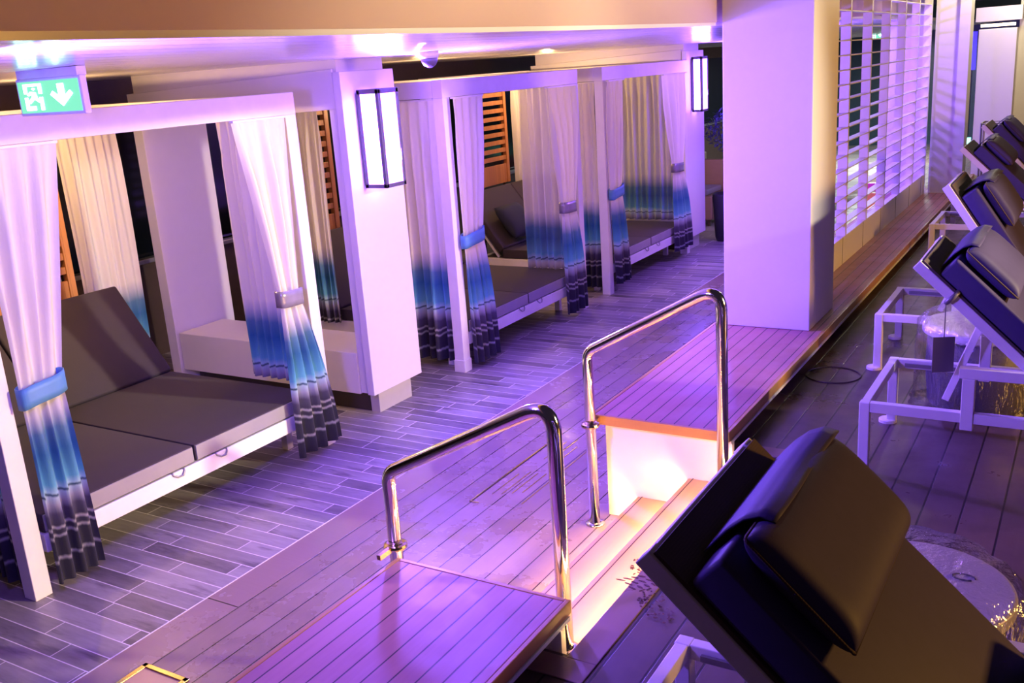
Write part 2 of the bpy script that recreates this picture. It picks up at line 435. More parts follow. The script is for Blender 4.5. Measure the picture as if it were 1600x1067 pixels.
# portal frames (pillar + bench + header + divider panel)
def portal(y, name_label, bench):
    ln = Vector((1, 0, .035)).normalized(); upn = Vector((-.035, 0, 1)).normalized()
    p = sempty('pillar', name_label, 'pillar')
    box('front_panel', M['pillar'], (-4.26, -4.2, y, y+.56, .17, 2.345), p, .004)
    box('core', M['pillar'], (-4.34, -4.26, y+.03, y+.54, .17, 2.345), p)
    box('plinth', M['plinth'], (-4.34, -4.265, y+.12, y+.5, 0, .17), p)
    h = MB(); h.obox(Vector((-5.265, y+.254, 2.204)), ln, Vector((0, 1, 0)), upn, 1.0, .246, .125)
    struct(h.build('header_beam', M['pillar'], bevel=.004), 'white header beam from the '+bench+' to the back panel', 'beam')
    b = MB(); b.prism([(-6.2, 2.262), (-4.24, 2.332), (-4.24, 2.5), (-6.2, 2.5)], (0, y+.02, 0), (1, 0, 0), (0, 0, 1), (0, 1, 0), .48)
    struct(b.build('bulkhead', M['cream']), 'ceiling bulkhead box above the header of the '+bench, 'bulkhead')
    dv = sempty('divider_panel', 'white divider panel at the back beyond the '+bench, 'panel')
    box('panel', M['pillar'], (-6.25, -6.15, y, y+.62, 0, 2.08), dv, .003)
    bn = sempty('bench', 'white box bench running back from the '+bench, 'bench')
    box('body', M['cream'], (-6.14, -4.345, y+.02, y+.48, .16, .46), bn, .005)
    box('toe_kick', M['kick'], (-6.1, -4.35, y+.13, y+.44, 0, .16), bn)
    return p
portal(4.95, 'white pillar with a large lit lantern between the first two cabanas', 'near lantern pillar')
portal(11.05, 'far white pillar with a lantern beside the last cabana', 'far lantern pillar')

# big pillar on platform
bp = sempty('pillar', 'big violet-lit square pillar standing on the teak platform', 'pillar')
box('front_cladding', M['pillar'], (-2.06, -1.505, 6.03, 6.66, ZP+.001, 4.2), bp, .006)
# end wall and louvre screen
struct(box('wall_end', M['pillar'], (-1.72, -1.47, 12.25, 12.5, ZP, 3.6)), 'plain wall return at the far end of the lattice screen', 'wall')
struct(box('trim_3', M['cream'], (-1.47, -1.36, 12.2, 12.5, ZD, 3.6)), 'pale lit door jamb right of the lattice screen', 'trim')
lv = sempty('wall_lattice', 'white lattice screen of fins and blades standing on the platform ledge', 'screen')
YA, YB, ZA, ZB = 6.72, 12.2, .565, 3.3
XL = -1.79
def zbot(y): return .79
box('lower_panel', M['pillar'], (XL-.03, XL+.03, YA, YB, ZP, zbot(0)), lv, .002)
seamb = MB()
for k in range(7): seamb.box(XL+.03, XL+.032, 7.3+.78*k, 7.304+.78*k, ZP, zbot(0))
seamb.build('panel_joint', M['brown'], lv)
for k in range(7):
    y = 7.35+.8*k
    box('fin', M['white'], (XL-.04, XL+.035, y, y+.035, zbot(0), ZB), lv)
box('corner_post', M['white'], (XL-.04, XL+.04, YA, YA+.08, ZP, ZB), lv)
box('corner_post', M['white'], (XL-.04, XL+.04, YB-.06, YB, ZP, ZB), lv)
for k in range(23):
    z = zbot(0)+.1+.11*k
    box('blade', M['white'], (XL-.035, XL+.035, YA+.08, YB-.06, z, z+.008), lv)
struct(box('wall_inner', M['pillar'], (-2.33, -1.84, 12.62, 12.7, 0, 3.2)), 'violet-lit wall end behind the far bays of the lattice screen', 'wall')

# ------------------------------------------------------------------ cabanas
def cabana(name, y0, y1, label, feet):
    c = empty(name, label, 'cabana', (0, 0, 0), 'cabanas along the walkway')
    xf, xb, w = -4.19, -6.36, .09
    for (x, y, foot) in ((xf-w, y0, 1), (xf-w, y1-w, 1), (xb, y0, 0), (xb, y1-w, 0)):
        q = MB(); q.box(x, x+w, y, y+w, 0, 2.115)
        if foot and feet: q.box(x-.006, x+w+.006, y-.006, y+w+.006, 0, .1)
        q.build('post', M['white'], c, .004)
    box('front_beam', M['white'], (xf-w, xf, y0, y1, 2.115, 2.244), c, .004)
    box('rear_beam', M['white'], (xb, xb+w, y0, y1, 2.115, 2.244), c, .004)
    box('side_beam', M['white'], (xb+w, xf-w, y0, y0+.07, 2.115, 2.24), c, .004)
    box('side_beam', M['white'], (xb+w, xf-w, y1-.07, y1, 2.115, 2.24), c, .004)
    return c
CAB = [(2.32, 4.5, 'nearest'), (6.06, 8.25, 'middle'), (8.77, 11.03, 'farthest')]
for k, (a, b, w) in enumerate(CAB):
    cabana('cabana_frame', a, b, ['white cabana frame nearest the camera, under the exit sign', 'white middle cabana frame right of the large lantern', 'white farthest cabana frame beside the far lantern'][k], k == 1)

def puff(mb, x0, x1, y0, y1, z0, z1): mb.box(x0, x1, y0, y1, z0, z1)
def daybed(y0, y1, label):
    d = empty('daybed', label, 'daybed', (-4.9, (y0+y1)/2, 0), 'charcoal daybeds in the cabanas')
    inv = Matrix.Translation((4.9, -(y0+y1)/2, 0))
    def P(o): o.data.transform(inv); return o
    ym = y0+(y1-y0)*.49
    fr = MB(); fr.box(-4.25, -4.195, y0, y1, .205, .3); fr.box(-5.85, -5.8, y0, y1, .205, .3)
    fr.box(-5.8, -4.25, y0, y0+.05, .205, .3); fr.box(-5.8, -4.25, y1-.05, y1, .205, .3)
    P(fr.build('frame', M['white'], d, .004))
    for x in (-4.45, -5.75):
        for y in (y0+.04, y1-.09): P(box('leg', M['white'], (x, x+.05, y, y+.05, 0, .205), d))
    P(box('base_board', M['kick'], (-5.79, -4.26, y0+.06, y1-.06, .27, .295), d))
    for a, b in ((y0+.01, ym-.006), (ym+.006, y1-.01)):
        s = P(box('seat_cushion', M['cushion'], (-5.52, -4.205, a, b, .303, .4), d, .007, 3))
        P(box('lit_side_band', M['pad_litside'], (-4.207, -4.198, a+.006, b-.006, .309, .394), s, .003))  # warm light on the charcoal cushion front, put in as a paler grey
        q = MB(); th = R(52)
        dd = Vector((-math.cos(th), 0, math.sin(th))); nn = Vector((math.sin(th), 0, math.cos(th)))
        q.obox(Vector((-5.5, (a+b)/2, .415))+dd*.37-nn*.045, dd, Vector((0, 1, 0)), nn, .37, (b-a)/2, .045)
        P(q.build('backrest_cushion', M['cushion'], d, .018, 3))
        t = MB(); yy = (b if a < ym-.3 else a+.3)-.13
        t.tube([(-4.196, yy-.04, .306), (-4.188, yy-.036, .29), (-4.184, yy-.01, .272), (-4.184, yy+.025, .27), (-4.188, yy+.04, .288), (-4.196, yy+.042, .306)], .005, 6)
        P(t.build('strap_loop', M['greymetal'], d, smooth=True))
    for yy in (y0+.1, y1-.1):
        pf = MB(); pf.bar((-5.62, yy, .3), (-6.0, yy, .82), .03, .03); P(pf.build('backrest_bracket', M['white'], d))
    return d
daybed(2.43, 4.36, 'charcoal daybed in the nearest cabana, under the exit sign')
daybed(6.17, 8.14, 'charcoal daybed in the middle cabana right of the large lantern')
daybed(8.88, 10.9, 'charcoal daybed in the farthest cabana behind the middle one')

def pillow_mesh(w, h, t, nu=14):
    def f(sgn):
        def g(u, v):
            x, y = u*2-1, v*2-1
            e = (1-abs(x)**3.2)*(1-abs(y)**3.2)
            pin = 1-.09*(1-abs(x))*abs(y)**2-.0
            return Vector((x*w/2*(1-.08*(1-y*y)*abs(x)**2*0), y*h/2, sgn*t/2*max(0, e)**.55))
        return g
    mb = MB(); mb.grid(f(1), nu, nu); mb.grid(f(-1), nu, nu)
    bmesh.ops.remove_doubles(mb.bm, verts=mb.bm.verts, dist=.0006)
    return mb
pl = pillow_mesh(.5, .42, .16).build('throw_pillow', M['navy'], smooth=True)
pl.location = (-5.54, 9.25, .665); pl.rotation_euler = (R(90), R(-6), R(78)); pl.rotation_euler = Matrix(((0, -.62, .78), (1, 0, 0), (0, .78, .62))).to_euler()
tag(pl, 'navy square pillow leaning on the farthest daybed backrest', 'pillow')

# slatted teak screens at the back
def slat_screen(y0, y1, z0, z1, label, x=-6.02):
    s = empty('slatted_screen', label, 'screen', (x, (y0+y1)/2, z0), 'teak slatted screens')
    inv = Matrix.Translation((-x, -(y0+y1)/2, -z0))
    def P(o): o.data.transform(inv); return o
    for a, b in ((y0, y0+.055), (y1-.055, y1)): P(box('stile', M['wood'], (x-.03, x+.02, a, b, z0, z1), s, .003))
    P(box('bottom_board', M['wood'], (x-.02, x+.01, y0+.055, y1-.055, z0, z0+.22), s, .003))
    n = 10; z = z0+.27
    st = (z1-.05-z)/(n-1)
    for k in range(n): P(box('slat', M['wood'], (x-.02, x+.012, y0+.055, y1-.055, z+st*k, z+st*k+.048), s, .002))
    for a in (y0+.03, y1-.05): P(box('support_leg', M['brown'], (x-.06, x-.03, a, a+.03, 0, z1), s))
    return s
slat_screen(3.45, 4.13, .86, 2.05, 'teak slatted screen behind the nearest daybed, left of the yellow curtain', -6.1)
slat_screen(6.39, 6.97, .88, 2.05, 'teak slatted screen seen between the nearest cabana and lantern pillar', -6.12)
slat_screen(9.5, 10.12, .98, 2.12, 'teak slatted screen seen through the middle cabana above the navy pillow', -6.12)

# ------------------------------------------------------------------ curtains
def curtain(p0, p1, ztop, zbot, label, mat='curtain', folds=7, amp=.028, tie=None, seedv=0, group='dip-dyed cabana curtains', flare=None):
    """p0,p1: (x,y) ends of the curtain track; tie=(t centre along track, half width, z, colour)"""
    rnd = random.Random(seedv)
    p0, p1 = Vector((*p0, 0)), Vector((*p1, 0)); d = p1-p0; L = d.length; dn = d.normalized()
    nrm = Vector((dn.y, -dn.x, 0))
    ph = [rnd.uniform(0, 6.28) for _ in range(6)]
    root = None
    nz, nu = 60, folds*10
    H = ztop-zbot
    if flare is None: flare = (0, L)
    def span(z):
        # returns start, end along the track at height z
        if tie is None:
            return 0., L
        tc, hw, tz, _ = tie
        if z >= tz:
            t = max(0, (z-tz)/(ztop-tz)); e = t
            return (tc-hw)*(1-e), (tc+hw)*(1-e)+L*e
        t = min(1, (tz-z)/(tz-zbot)); e = 1-(1-t)**1.6
        return (tc-hw)*(1-e)+flare[0]*e, (tc+hw)*(1-e)+flare[1]*e
    def f(u, v):
        z = ztop - H*v
        a, b = span(z)
        w = b-a
        k = w/L if tie else 1
        s = a+w*u
        fold = math.sin(2*math.pi*folds*u+ph[0]+.5*math.sin(6.28*u*2+ph[1])) + .45*math.sin(2*math.pi*folds*.5*u+ph[2]+1.2*v)
        am = amp*(.35+.65*min(1, v*6))*(1+.25*math.sin(3*v+ph[3]))
        if tie:
            am *= (.55+.45*min(1, abs(z-tie[2])*2.5))
        sway = .012*math.sin(2.2*v+ph[4])*v
        hem = 0
        return p0 + dn*(s + .006*math.sin(14*u+5*v+ph[1])) + nrm*(fold*am+sway) + Vector((0, 0, z+hem))
    mb = MB(); mb.grid(f, nu, nz)
    if tie or True:
        c = p0+d*.5
        root = empty('curtain', label, 'curtain', (c.x, c.y, 0), group)
        inv = Matrix.Translation((-c.x, -c.y, 0))
        o = mb.build('fabric', M[mat], root, smooth=True); o.data.transform(inv)
        hd = MB(); hd.bar(p0+Vector((0, 0, ztop+.005)), p1+Vector((0, 0, ztop+.005)), .03, .012)
        o = hd.build('curtain_track', M['white'], root); o.data.transform(inv)
        if tie:
            tc, hw, tz, colr = tie
            tb = MB(); n = 28; rows = []
            hh = .05
            def ring(k, zz):
                a = 2*math.pi*k/n
                cx, sy = math.cos(a), math.sin(a)
                sq = lambda q: math.copysign(abs(q)**.55, q)
                return p0+dn*(tc+(hw+.006)*sq(cx))+nrm*(.04*sq(sy))+Vector((0, 0, tz+zz+ .02*cx*(1 if colr == 'tieblue' else -.3)))
            for zz in (-hh, -hh*.3, hh*.3, hh):
                rows.append([tb.bm.verts.new(ring(k, zz)) for k in range(n)])
            for A, B in zip(rows, rows[1:]):
                for k in range(n): tb.bm.faces.new((A[k], A[(k+1) % n], B[(k+1) % n], B[k]))
            o = tb.build('tieback_band', M[colr], root, smooth=True, solid=.004); o.data.transform(inv)
    return root
XC = -4.142
# front curtains (tied): start/end y along the front beam
def front(y0, y1, tc, hw, tz, col, fl, label, sd, zt=2.105, zb=.05):
    return curtain((XC, y0), (XC, y1), zt, zb, label, folds=4, amp=.026, tie=(tc-y0, hw, tz, col), seedv=sd, flare=(fl[0]-y0, fl[1]-y0))
front(2.42, 2.845, 2.535, .112, 1.01, 'tieblue', (2.43, 2.69), 'dip-dyed curtain with blue tie on the left post of the nearest cabana', 1)
front(3.93, 4.345, 4.2, .09, 1.055, 'tiegrey', (4.1, 4.5), 'dip-dyed curtain with grey satin band on the right post of the nearest cabana', 2)
front(6.11, 6.52, 6.245, .135, 1.055, 'tieblue', (6.15, 6.5), 'dip-dyed curtain with blue tie just right of the large lantern', 3)
front(7.55, 8.09, 7.845, .118, 1.045, 'tiegrey', (7.74, 8.12), 'dip-dyed curtain with grey satin band on the right post of the middle cabana', 4)
front(8.78, 9.15, 8.9, .125, 1.035, 'tieblue', (8.84, 9.17), 'dip-dyed curtain with blue tie on the left post of the farthest cabana', 5, zb=.1)
front(10.17, 10.87, 10.56, .13, 1.08, 'tiegrey', (10.46, 11.0), 'dip-dyed curtain with grey satin band beside the far lantern pillar', 6, zb=.12)
# end curtains across the cabana sides
curtain((-4.29, 2.36), (-4.75, 2.36), 2.1, .06, 'loose dip-dyed curtain hanging behind the nearest cabana left post', seedv=11, folds=6)
curtain((-4.33, 4.44), (-4.83, 4.44), 2.1, .415, 'loose dip-dyed curtain draped onto the nearest daybed right end', seedv=12, folds=7, amp=.022)
curtain((-4.3, 6.1), (-4.66, 6.1), 2.1, .08, 'loose dip-dyed curtain right behind the large lantern, left side of middle cabana', seedv=13, folds=4, amp=.03)
curtain((-4.31, 8.1), (-4.74, 8.1), 2.1, .405, 'sheer dip-dyed curtain draped on the right end of the middle daybed', 'sheer', seedv=14, folds=6)
curtain((-4.3, 8.82), (-4.56, 8.82), 2.1, .06, 'loose dip-dyed curtain between the middle and farthest cabanas', seedv=15, folds=4)
curtain((-4.3, 10.96), (-5.05, 10.96), 2.1, .41, 'sheer dip-dyed curtain across the far end of the farthest cabana', 'sheer', seedv=16, folds=9)
# back curtains
curtain((-6.14, 4.21), (-6.14, 4.7), 2.09, .5, 'yellow-lit dip-dyed curtain at the back of the nearest cabana', seedv=21, folds=7, amp=.02)
curtain((-5.72, 6.11), (-5.47, 6.11), 2.09, .3, 'back curtain of the middle cabana seen left of the large lantern pillar', seedv=22, folds=4)
curtain((-6.12, 10.3), (-6.12, 10.85), 2.09, .5, 'pale back curtain of the farthest cabana beside the teak slatted screen', seedv=23, folds=6)

# ------------------------------------------------------------------ lanterns
def lantern(y, label, glass, x=-4.2, z0=1.59, z1=2.22, dx=.19, dy=.215):
    l = empty('wall_lantern', label, 'lantern', (x, y+dy/2, z0), 'violet wall lanterns')
    inv = Matrix.Translation((-x, -(y+dy/2), -z0))
    def P(o): o.data.transform(inv); return o
    t = .026
    f = MB()
    for (a, b) in ((x+.012, y), (x+dx-t, y), (x+.012, y+dy-t), (x+dx-t, y+dy-t)): f.box(a, a+t, b, b+t, z0, z1)
    for z in (z0, z1-t):
        f.box(x+.012, x+dx, y, y+t, z, z+t); f.box(x+.012, x+dx, y+dy-t, y+dy, z, z+t); f.box(x+dx-t, x+dx, y, y+dy, z, z+t)
    P(f.build('frame', M['lantern_frame'], l, .002))
    P(box('back_plate', M['lantern_frame'], (x+.001, x+.012, y+.02, y+dy-.02, z0+.02, z1-.02), l))
    P(box('glass_pane', glass, (x+dx-.01, x+dx-.006, y+t, y+dy-t, z0+t, z1-t), l))
    P(box('glass_pane', M['lantern_side'], (x+.014, x+dx-t, y+.006, y+.01, z0+t, z1-t), l))
    P(box('glass_pane', M['lantern_side'], (x+.014, x+dx-t, y+dy-.01, y+dy-.006, z0+t, z1-t), l))
    P(box('top_cap', M['lantern_frame'], (x+.012, x+dx-.004, y+.004, y+dy-.004, z1-.004, z1+.004), l))
    return l
lantern(5.08, 'large glowing box lantern on the pillar right of the nearest cabana', M['lantern'])
lantern(11.17, 'distant glowing box lantern on the far pillar by the big violet pillar', M['lantern2'], z0=1.65, z1=2.27, dx=.14)

# exit sign
def exit_sign(x0, x1, y, z0, z1, label, zc):
    e = empty('exit_sign', label, 'sign', ((x0+x1)/2, y, z0))
    inv = Matrix.Translation((-(x0+x1)/2, -y, -z0))
    def P(o): o.data.transform(inv); return o
    w, h = x1-x0, z1-z0
    P(box('housing', M['white'], (x0-.015, x1+.015, y, y+.03, z0-.012, z1+.012), e, .004))
    P(box('mount', M['white'], (x0, x1, y, y+.045, z1+.012, zc), e))
    P(box('green_face', M['exitgreen'], (x0, x1, y-.004, y, z0, z1), e))
    a, b, n = (w, 0, 0), (0, 0, h), (0, -1, 0); org = (x0, y-.004, z0)
    m = MB()
    # doorway frame with running figure cut
    m.prism([(.1, .62), (.1, .93), (.4, .93), (.4, .6), (.35, .6), (.35, .85), (.15, .85), (.15, .62)], org, a, b, n, .003)
    m.prism([(.1, .08), (.1, .22), (.26, .22), (.26, .08)], org, a, b, n, .003)
    m.prism([(.1, .22), (.15, .22), (.15, .5), (.1, .5)], org, a, b, n, .003)
    m.prism([(.35, .08), (.4, .08), (.4, .5), (.35, .5)], org, a, b, n, .003)
    # running figure
    m.prism([(.235, .77), (.265, .8), (.295, .77), (.265, .72)], org, a, b, n, .0034)
    m.prism([(.2, .68), (.29, .66), (.31, .48), (.37, .36), (.34, .32), (.26, .44), (.18, .3), (.13, .32), (.22, .5), (.23, .6), (.17, .55), (.15, .58)], org, a, b, n, .0034)
    P(m.build('running_figure', M['exitwhite'], e))
    m = MB(); m.prism([(.67, .88), (.77, .88), (.77, .5), (.86, .66), (.9, .55), (.72, .18), (.54, .55), (.58, .66), (.67, .5)], org, a, b, n, .003)
    P(m.build('down_arrow', M['exitwhite'], e))
    return e
exit_sign(-3.965, -3.565, 2.6, 2.247, 2.374, 'lit green exit sign with running figure and down arrow', 2.42)
exit_sign(-3.95, -3.7, 20, 2.36, 2.5, 'tiny distant green exit sign glimpsed through the lattice screen', 2.46)

# dome camera on the ceiling
dm = empty('dome_camera', 'small dome camera under the ceiling right of the large lantern', 'camera', (-3.6, 5.1, 2.405))
o = MB().lathe([(.06, .035), (.06, 0), (.055, -.02)], (0, 0, 0), 24).build('base', M['white'], dm, smooth=True)
o = MB().lathe([(.052, -.02), (.05, -.04), (.036, -.062), (.015, -.074), (.001, -.076)], (0, 0, 0), 24).build('dome', M['lantern_frame'], dm, smooth=True)

# ------------------------------------------------------------------ handrails
def arc(c, a0, a1, r, ax, ay, n=7):
    return [Vector(c)+Vector(ax)*r*math.cos(a0+(a1-a0)*k/n)+Vector(ay)*r*math.sin(a0+(a1-a0)*k/n) for k in range(n+1)]
def fillet(pts, r, n=7):
    out = [Vector(pts[0])]
    for i in range(1, len(pts)-1):
        p, a, b = Vector(pts[i]), Vector(pts[i-1]), Vector(pts[i+1])
        u, v = (a-p).normalized(), (b-p).normalized()
        ang = u.angle(v); t = r/math.tan(ang/2)
        s, e = p+u*t, p+v*t
        for k in range(n+1):
            q = k/n; out.append(s*(1-q)**2+p*2*q*(1-q)+e*q*q)
    out.append(Vector(pts[-1])); return out
def handrail(y, xl, zl, ztl, xr, zr, ztr, br, label):
    h = empty('handrail', label, 'handrail', (xl, y, zl), 'steel handrails on the steps')
    inv = Matrix.Translation((-xl, -y, -zl))
    def P(o): o.data.transform(inv); return o
    pth = fillet([(xl, y, zl), (xl, y, ztl), (xr, y, ztr), (xr, y, zr)], .075, 9)
    P(MB().tube(pth, .027, 18).build('rail_tube', M['chrome'], h, smooth=True))
    for x, z in ((xl, zl), (xr, zr)):
        P(MB().lathe([(.05, 0), (.05, .008), (.03, .014)], (x, y, z), 20).build('floor_flange', M['chrome'], h, smooth=True))
    b = MB(); s = 1 if br > y else -1
    b.tube([(xl+.036*math.cos(k*math.pi/10), y+.036*math.sin(k*math.pi/10), .545) for k in range(20)], .012, 8, True)
    b.box(xl-.006, xl+.012, min(y+s*.03, br), max(y+s*.03, br), .535, .555)
    P(b.build('clamp_bracket', M['brass'], h, smooth=False))
    return h
handrail(4.1, -2.1, 0, .93, -1.413, .283, 1.3, 4.19, 'far steel handrail beside the big pillar platform')
handrail(2.66, -2.235, 0, .85, -1.5, .283, 1.225, 2.55, 'near steel handrail at the foreground platform corner')

# ------------------------------------------------------------------ sun loungers
def ease(t): return .5-.5*math.cos(math.pi*t)
def lounger(x0, y0, theta, label, W=.74):
    g = empty('sun_lounger', label, 'sun lounger', (x0, y0, ZD), 'black sun loungers on the upper deck')
    th = R(theta); T = .045
    d = Vector((-math.cos(th), 0, math.sin(th))); n = Vector((math.sin(th), 0, math.cos(th))); Yv = Vector((0, 1, 0))
    E1 = 2.0
    for x in (0, E1-T):
        for y in (0, W-T):
            lg = box('leg', M['white'], (x, x+T, y, y+T, .0, .345), g, .004)
            MB().lathe([(.045, 0), (.045, .014), (.04, .018)], (x+.004, y+T/2, .0), 20).build('foot_pad', M['white'], lg)
    fr = MB()
    fr.box(T, E1-T, 0.004, T-.004, .3, .345); fr.box(T, E1-T, W-T+.004, W-.004, .3, .345)
    fr.box(.004, T-.004, T, W-T, .3, .345); fr.box(E1-T+.004, E1-.004, T, W-T, .3, .345)
    fr.build('base_frame', M['white'], g, .003)
    sf = MB()
    for y in (0.0, W-T):
        sf.box(.40, E1, y, y+T, .5, .545); sf.box(.415, .465, y-.002, y+T+.002, .27, .5)
        sf.box(E1-T, E1, y, y+T, .345, .5)
    sf.box(E1-T, E1, T, W-T, .5, .545)
    sf.build('seat_frame', M['white'], g, .003)
    for a, b in ((W-T-.012, W-T-.001), (T+.001, T+.012)): box('adjuster_rail', M['greymetal'], (.08, .38, a, b, .312, .33), g)
    P = Vector((.79, 0, .425)); L = .8
    bf = MB()
    for y in (.055, W-.095):
        bf.obox(P+d*L/2+Yv*(y+.02), d, Yv, n, L/2, .02, .022)
    bf.obox(P+d*(L-.02)+Yv*(W/2), d, Yv, n, .018, W/2-.095, .016)
    bf.build('backrest_frame', M['white'], g, .003)
    for y in (.1, W-.14):
        s = MB(); a = P+d*.43+Yv*(y+.02)-n*.02; s.bar(a, (.34, y+.02, .36), .03, .03, Yv); s.build('strut', M['white'], g, .002)
    s = MB(); s.bar(P+d*.43+Yv*.12-n*.02, P+d*.43+Yv*(W-.12)-n*.02, .025, .025); s.build('strut_crossbar', M['white'], g)
    sl = MB(); sl.obox(P+d*(L/2-.01)+Yv*(W/2)+n*.026, d, Yv, n, L/2, W/2-.06, .005); sl.build('sling', M['sling'], g)
    sl = MB(); sl.box(.8, E1-T, T, W-T, .52, .53); sl.build('seat_sling', M['sling'], g)
    # mattress: backrest pad, seat pad
    mt = MB(); mt.obox(P+d*.34+Yv*(W/2+.005)+n*.08, d, Yv, n, .365, W/2-.055, .046)
    mt.build('backrest_mattress', M['vinyl'], g, .012, 3)
    mt = MB(); mt.box(.86, E1-.02, .05, W-.05, .531, .63); mt.build('seat_mattress', M['vinyl'], g, .022, 3)
    # pillow: rounded bolster lying on the mattress top
    c = P+d*.56+Yv*(W/2+.015)+n*.167
    pw, ph, pt = .57, .275, .082
    def pf(sg):
        def g_(u, v):
            x, y = u*2-1, v*2-1
            ex = (1-abs(x)**18)**.5 if abs(x) < 1 else 0
            ey = (1-abs(y)**4.5)**.5 if abs(y) < 1 else 0
            return c + d*(y*ph/2) + Yv*(x*pw/2) + n*(sg*pt/2*ex*ey)
        return g_
    pm = MB(); pm.grid(lambda u, v: pf(1)(ease(u), ease(v)), 32, 24); pm.grid(lambda u, v: pf(-1)(ease(u), ease(v)), 32, 24)
    bmesh.ops.remove_doubles(pm.bm, verts=pm.bm.verts, dist=.0008)
    po = pm.build('head_pillow', M['vinyl'], g, smooth=True)
    # piping around the pillow
    pp = [c+Yv*(x*pw/2)+d*(y*ph/2) for x, y in ((-1, -1), (-1, 1), (1, 1), (1, -1))]
    MB().tube(fillet(pp+[pp[0]], .01, 3), .004, 6).build('piping', M['sling'], po, smooth=True)
    # fabric flap from pillow over the mattress top end
    def fl(u, v):
        y = (W/2-.2)+.5*u + .004*math.sin(9*u)
        sag = .006*math.sin(u*7+v*3)
        path = [P+d*.672+n*.2, P+d*.7+n*.182, P+d*.715+n*.15, P+d*.72+n*.11, P+d*.719+n*.075, P+d*.716+n*.036]
        q = v*(len(path)-1); i = min(int(q), len(path)-2); t = q-i
        return path[i].lerp(path[i+1], t)+Yv*y+n*sag*(1-v)+d*.003
    MB().grid(fl, 14, 15).build('pillow_flap', M['vinyl'], po, smooth=True, solid=.004)
    return g
lounger(-.90, 1.50, 42.5, 'black padded sun lounger filling the bottom right foreground')
lounger(-.845, 4.29, 43, 'black padded sun lounger with hanging grey tag, second from the camera')
lounger(-1.08, 5.85, 56, 'steeply raised black sun lounger, third from the camera')
lounger(-1.24, 9.0, 44, 'black sun lounger near the far end of the teak ledge, fourth from camera')
lounger(-1.3, 10.9, 47, 'farthest black sun lounger beside the wire cage stand at upper right')

# plastic wrapped tables
def wrapped_table(x, y, r, h, label, sd, tilt=0):
    t = empty('side_table', label, 'side table', (x, y, ZD), 'plastic-wrapped round side tables')
    MB().lathe([(r*.8, .0), (r*.86, .02), (r*.92, h*.5), (r*.9, h-.05)], (0, 0, 0), 40).build('drum_base', M['drum'], t, smooth=True)
    MB().lathe([(r*.94, h-.05), (r, h-.04), (r, h-.006), (r*.97, h)], (0, 0, 0), 48).build('table_top', M['table_top'], t, .004, 2)
    rr = random.Random(sd); ph = [rr.uniform(0, 6.3) for _ in range(5)]
    wob = lambda a, j: .03*math.sin(9*a+ph[0]+j*.9)+.02*math.sin(17*a+ph[1]-j*1.4)+.03*math.sin(3*a+ph[2]+j*.5)
    MB().lathe([(r*1.16, .004), (r*1.1, .05), (r*1.07, h*.35), (r*1.09, h*.75), (r*1.09, h+.0), (r*.95, h+.05), (r*.5, h+.06), (r*.1, h+.045)], (0, 0, 0), 72, wob).build('plastic_wrap', M['plastic'], t, smooth=True)
    m = MB(); m.tube([(r*.45+.03*math.cos(a*.5), .08+.018*math.sin(a*.5), h+.002) for a in range(12)], .0025, 6)
    m.build('maker_mark', M['drum'], t)
    return t
wrapped_table(-.47, 5.44, .285, .44, 'round side table in clear plastic behind the hanging grey tag', 1)
wrapped_table(-.36, 2.68, .265, .4, 'round pale-topped side table in clear plastic at the right edge', 2)

# tag hanging from lounger rail
tg = empty('hang_tag', 'grey card tag hanging by a cord from the second lounger', 'tag', (-.48, 4.31, .9))
d43 = Vector((-math.cos(R(43)), 0, math.sin(R(43))))
pr = Vector((-.845, 4.29, ZD))+Vector((.79, 0, .425))+d43*.6+Vector((0, .07, 0))
inv = Matrix.Translation((.48, -4.31, -.9))
cb = MB(); nn = Vector((math.sin(R(43)), 0, math.cos(R(43))))
for s in (0,):
    c0 = pr
    cb.tube([c0+nn*.034*math.cos(a*math.pi/6)*1.0+Vector((0, 1, 0))*.034*math.sin(a*math.pi/6) for a in range(12)], .011, 8, True)
o = cb.build('strap', M['lantern_frame'], tg, smooth=True); o.data.transform(inv)
pb = pr-nn*.03-Vector((0, .03, 0))
o = MB().tube([pb, pb-Vector((0, 0, .15))], .0022, 6).build('cord', M['lantern_frame'], tg); o.data.transform(inv)
ct = pb-Vector((0, 0, .15+.075))
o = MB().obox(ct, Vector((.9, .43, 0)), Vector((-.43, .9, 0)), Vector((0, 0, 1)), .045, .002, .078).build('card', M['tag'], tg); o.data.transform(inv)

# wet footprints (flat dark patches of water, irregular)
def footprint(x, y, z, rot, label, dens=46, toes=True, sd=0):
    rr = random.Random(sd); mb = MB(); ca, sa = math.cos(rot), math.sin(rot)
    def blob(u, v, a, b, an):
        pts = []
        for k in range(9):
            t = 6.283*k/9; q = rr.uniform(.75, 1.15)
            pu = u+a*q*math.cos(t)*math.cos(an)-b*q*math.sin(t)*math.sin(an)
            pv = v+a*q*math.cos(t)*math.sin(an)+b*q*math.sin(t)*math.cos(an)
            pts.append((pu*ca-pv*sa, pu*sa+pv*ca))
        mb.prism(pts, (x, y, z), (1, 0, 0), (0, 1, 0), (0, 0, 1), .0012)
    k = 0
    while k < dens:
        u, v = rr.uniform(-.12, .12), rr.uniform(-.05, .05)
        if (u/.13)**2+(v/.05)**2 > 1: continue
        blob(u, v, rr.uniform(.004, .009), rr.uniform(.003, .005), rr.uniform(0, 3)); k += 1
    if toes:
        for j in range(4):
            for q in range(3): blob(.14+.035*q, -.045+.028*j+.006*q*q, .018, .005, .5+.2*q)
    return tag(mb.build('wet_footprint', paint('wet_mark_%d' % sd, (.09, .035, .03), .15, .2, bmp=0)), label, 'footprint', 'wet footprints near the steps')
footprint(-1.47, 3.29, .2832, 2.2, 'dotted wet footprint on the upper lit step', 60, False, 3)
